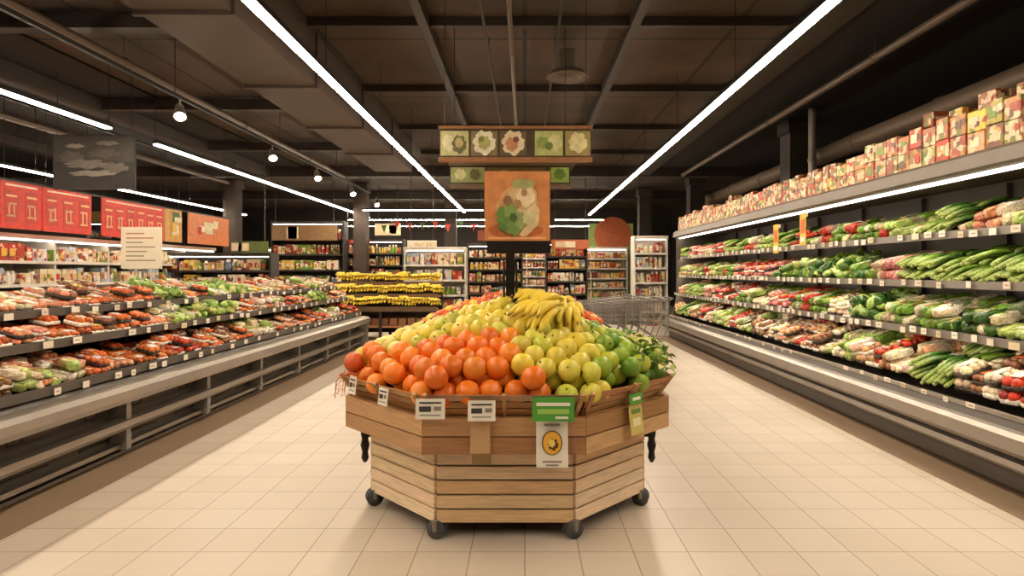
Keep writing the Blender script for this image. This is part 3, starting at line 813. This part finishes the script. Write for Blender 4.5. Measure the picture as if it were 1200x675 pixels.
# ---- generic gondola shelving
def gondola(name,x,y,length,height,depth,rz,levels,pal,light=False,frame=None,hmax=.26):
    e=empty(name,(x,y,0),rz); A=Acc(); G=Acc(); L_=length
    A.box(-L_/2,L_/2,depth-.04,depth,0,height); A.box(-L_/2,L_/2,0,depth,0,.12)
    n=max(1,int(L_/1.3))
    for i in range(n+1):
        xx=-L_/2+L_*i/n; A.box(xx-.02,xx+.02,.02,depth,0,height)
    A.box(-L_/2-.02,L_/2+.02,-.02,depth,height,height+.08)
    for k in range(levels):
        z=.14+(height-.14)*k/levels
        A.box(-L_/2,L_/2,-.01,depth-.04,z-.02,z); A.box(-L_/2,L_/2,-.03,-.01,z-.03,z+.02)
        gap=(height-.14)/levels-.05
        xx=-L_/2+.05
        while xx<L_/2-.12:
            col=rng.choice(pal); wd=R(.07,.16); reps=rng.randint(1,4); hh=min(gap*R(.6,.95),hmax*1.2); cylk=rng.random()<.3
            for q in range(reps):
                if xx+wd>L_/2-.04: break
                c=jit(col,.12)
                if cylk: 
                    G.cyl((xx+wd/2,.12,z+.002),(xx+wd/2,.12,z+hh*.8),wd*.45,n=8,col=c); G.cyl((xx+wd/2,.12,z+hh*.8),(xx+wd/2,.12,z+hh),wd*.3,n=8,col=jit(C_WH,.1))
                else:
                    G.box(xx,xx+wd*.94,.03,.25,z+.002,z+hh,c); G.box(xx+wd*.15,xx+wd*.8,.027,.03,z+hh*.3,z+hh*.7,jit(rng.choice([C_WH,C_CR,C_YE,C_RED]),.1))
                xx+=wd
            xx+=R(0,.04)
    A.obj('frame',frame or M_white,e); G.obj('goods',M_far,e)
    if light:
        T=Acc(); T.box(-L_/2+.05,L_/2-.05,.02,.06,height-.03,height-.01); T.obj('light',M_tube2,e)
    return e
PG=[C_RED,C_CR,C_WH,C_YE,C_DG,C_OR,C_BR,H('#5a7a9a'),C_PK,C_GR,C_DR,H('#d8c8a8'),H('#e2d6c0'),C_TAN]
PD=[C_WH,C_CR,H('#c8d0d8'),C_CR,H('#9aa8b8'),C_RED,H('#d8c8a8'),C_GR]
gondola('dairy_wall_case',-8.4,11.4,9.6,2.1,.8,math.pi/2,5,PD,True)
gondola('grocery_gondola',-11.5,12,14,2.2,.6,math.pi/2,5,PG,True,M_dark)
for (x0,x1,dd,top,pal,fr_) in ((190,316,14.2,300,PG,M_dark),(318,402,18.5,262,PG,M_dark),(405,472,19.5,283,PG,M_dark),(474,545,15.5,293,PD,M_white),(548,612,18.,288,PG,M_dark),(640,688,17.5,286,PG,M_dark),(650,735,23,292,PG,M_white),(-60,180,19,262,PG,M_dark),(744,782,15.2,280,PD,M_white)):
    X0,X1=px(x0,dd),px(x1,dd); gondola('grocery_gondola',(X0+X1)/2,dd,X1-X0,pz(top,dd),.5,0,5 if pz(top,dd)<2.3 else 6,pal,True,fr_)
gondola('back_wall_shelving',-4.5,26.3,17,2.5,.6,0,6,PG,True,M_white)
for (x0,x1,y0,y1,dd,c) in ((320,396,264,282,18.4,H('#8a6a44')),(440,470,262,276,19.4,H('#c8b490')),(478,512,282,290,15.4,C_WH),(646,690,281,292,17.4,H('#b5623a')),(560,610,270,282,17.9,H('#7a3a24')),(100,170,248,260,18.9,H('#c9a060')),(273,316,283,296,14.0,H('#5c6a3a')),(404,434,281,286,19.2,C_RED)):
    e=empty('category_sign',(px((x0+x1)/2,dd),dd,0)); A=Acc(); ox=e.location.x
    A.box(px(x0,dd)-ox,px(x1,dd)-ox,-.09,-.06,pz(y1,dd),pz(y0,dd),c)
    for i in range(2):
        u=R(x0,x1-12); A.box(px(u,dd)-ox,px(u+12,dd)-ox,-.1,-.09,pz(y1-2,dd),pz(y0+2,dd),jit(C_CR,.2))
    for u in (x0+4,x1-4): A.box(px(u,dd)-.01-ox,px(u,dd)+.01-ox,-.08,-.07,pz(y0,dd),ZC-.005,INK)
    A.obj('board',M_post,e)
dd=24.; e=empty('flower_department_sign',(px(716,dd),dd,0)); A=Acc(); ox=px(716,dd)
A.box(px(690,dd)-ox,px(742,dd)-ox,0,.1,0,pz(262,dd),H('#a6c26a'))
disc(A,px(718,dd)-ox,pz(276,dd),.75,.75,-.02,H('#d9744a'))
A.box(px(706,dd)-ox,px(734,dd)-ox,-.05,-.01,pz(322,dd),pz(296,dd),H('#e6eeca'))
A.obj('panel',M_post,e)

# banana table in mid distance
e=empty('banana_display_stand',(px(445,13.2),13.2,0)); A=Acc(); B=Acc()
W2=2.5
for k in range(3):
    y0=k*.38; z=.72+k*.27
    A.box(-W2/2,W2/2,y0,y0+.38,z-.03,z,jit(BROWN[1],.1)); A.box(-W2/2,W2/2,y0-.02,y0,z-.06,z+.05,jit(H('#6a4f38'),.1))
for x in (-W2/2+.04,W2/2-.04,0): 
    A.box(x-.03,x+.03,.02,.08,0,.7,H('#2e241a')); A.box(x-.03,x+.03,1.0,1.06,0,1.3,H('#2e241a'))
A.box(-W2/2,W2/2,.05,1.05,.3,.34,BROWN[1]); A.box(-W2/2,W2/2,1.05,1.08,.1,1.25,H('#2e241a'))
for k in range(12): A.box(-W2/2+.05+k*.2,-W2/2+.21+k*.2,.1,.5,.345,.5,jit(C_BR,.3))
A.obj('table',M_wood,e)
for k in range(3):
    for i in range(13):
        bunch(B,(-W2/2+.12+i*.19,k*.38+.30,.82+k*.27+R(0,.06)),-1.57+R(-.5,.5),4,.24,-.2,1.5,.2,.03,6)
        bunch(B,(-W2/2+.12+i*.19,k*.38+.34,.92+k*.27+R(0,.06)),-1.57+R(-.9,.9),4,.22,-.25,1.5,.2,.03,6,1)
B.obj('bananas',M_banana,e,True)
e=empty('crate_stack',(px(548,11),11.2,0)); A=Acc(); G=Acc()
for cxk in (-.42,.18):
    for lv in range(3):
        z=.02+lv*.28
        for s in (-1,1):
            for t in range(3):
                A.box(cxk,cxk+.54,s*.2-.008,s*.2+.008,z+t*.085,z+t*.085+.065,jit(rng.choice(PINE),.15))
                A.box(cxk+(0 if s<0 else .53),cxk+(.012 if s<0 else .542),-.2,.2,z+t*.085,z+t*.085+.065,jit(rng.choice(PINE),.15))
        A.box(cxk+.005,cxk+.535,-.19,.19,z,z+.012,BROWN[0])
    for i in range(26):
        G.t(SPM,(cxk+R(.06,.48),R(-.14,.14),.82+R(0,.06)),(.045,.045,.045),jit(rng.choice([C_RED,O1,YG,C_GR]),.15))
A.obj('crates',M_wood,e); G.obj('fruit',M_fruit,e,True)

# ------------------------------------------------------------ shopping carts
def shopping_cart(x,y,rz):
    e=empty('shopping_cart',(x,y,0),rz); A=Acc(); r=.0065
    def P(u,v,w):
        hw=(.28-.06*u)*(0.86+.14*w); zb=.52+.06*u; zt=1.0-.10*u
        return (-.42+.92*u+(.05*w*u), v*hw, zb+(zt-zb)*w)
    for w in np.linspace(0,1,6):
        for v in (-1,1): A.tube([P(0,v,w),P(1,v,w)],r if w<1 else .011,5)
        A.tube([P(1,-1,w),P(1,1,w)],r if w<1 else .011,5); A.tube([P(0,-1,w),P(0,1,w)],r,5)
    for u in np.linspace(0,1,14):
        for v in (-1,1): A.tube([P(u,v,0),P(u,v,1)],r,4)
        A.tube([P(u,-1,0),P(u,1,0)],r,4)
    for v in np.linspace(-1,1,7):
        A.tube([P(1,v,0),P(1,v,1)],r,4); A.tube([P(0,v,0),P(0,v,1)],r,4); A.tube([P(0,v,0),P(1,v,0)],r,4)
    for s in (-1,1):
        A.tube([(-.5,s*.27,1.03),(-.42,s*.27,.98),(-.40,s*.26,.5),(-.30,s*.25,.2),(.45,s*.2,.16),(.50,s*.2,.14)],.014,7)
        A.tube([(-.30,s*.25,.2),(.2,s*.22,.52)],.012,6)
    A.tube([(-.3,-.25,.2),(-.3,.25,.2)],.01,6); A.tube([(.45,-.2,.16),(.45,.2,.16)],.01,6)
    A.obj('wire_basket_and_frame',M_grey,e)
    B=Acc(); B.cyl((-.5,-.28,1.03),(-.5,.28,1.03),.018,n=12)
    for wx,wy in ((-.3,-.24),(-.3,.24),(.45,-.2),(.45,.2)):
        B.cyl((wx,wy-.015,.06),(wx,wy+.015,.06),.06,n=16); B.cyl((wx,wy,.06),(wx,wy,.18),.012,n=6)
    B.obj('handle_and_wheels',M_rubber,e)
for i in range(4): shopping_cart(1.5+i*.28,11.6+i*.05,math.pi+.05)
for i in range(2): shopping_cart(1.75+i*.3,13.0,math.pi+.1)

e=empty('red_pennant_garland'); A=Acc(); 
for i in range(9):
    x=-3.7+i*.33; z=2.62+.1*abs(math.sin(i*1.3)); A.add([(x,15.4,z+.12),(x+.14,15.4,z+.12),(x+.07,15.4,z-.08),(x,15.41,z+.12),(x+.14,15.41,z+.12),(x+.07,15.41,z-.08)],[(0,1,2),(3,5,4),(0,2,5,3),(1,4,5,2),(0,3,4,1)],C_RED if i%3 else C_DG)
A.tube([(-4,15.405,2.8),(-2.5,15.405,2.72),(-1,15.405,2.8)],.006,5,INK)
for x in (-4,-1): A.cyl((x,15.405,2.8),(x,15.405,ZC-.005),.004,n=5,col=INK)
A.obj('pennants',M_post,e)

# ------------------------------------------------------------ world, camera
w=bpy.data.worlds.new('World'); bpy.context.scene.world=w; w.use_nodes=True
w.node_tree.nodes['Background'].inputs[0].default_value=(1,.85,.7,1); w.node_tree.nodes['Background'].inputs[1].default_value=.1
cam=bpy.data.cameras.new('Camera'); co=bpy.data.objects.new('Camera',cam); bpy.context.scene.collection.objects.link(co)
co.location=(0,0,CAMH); co.rotation_euler=(math.radians(90),0,0)
cam.sensor_width=36; cam.lens=21; cam.shift_x=-15/1200; cam.shift_y=-19.5/1200; cam.clip_end=200; cam.clip_start=.05
bpy.context.scene.camera=co
vs=bpy.context.scene.view_settings
vs.view_transform='Standard'; vs.look='None'; vs.exposure=.3
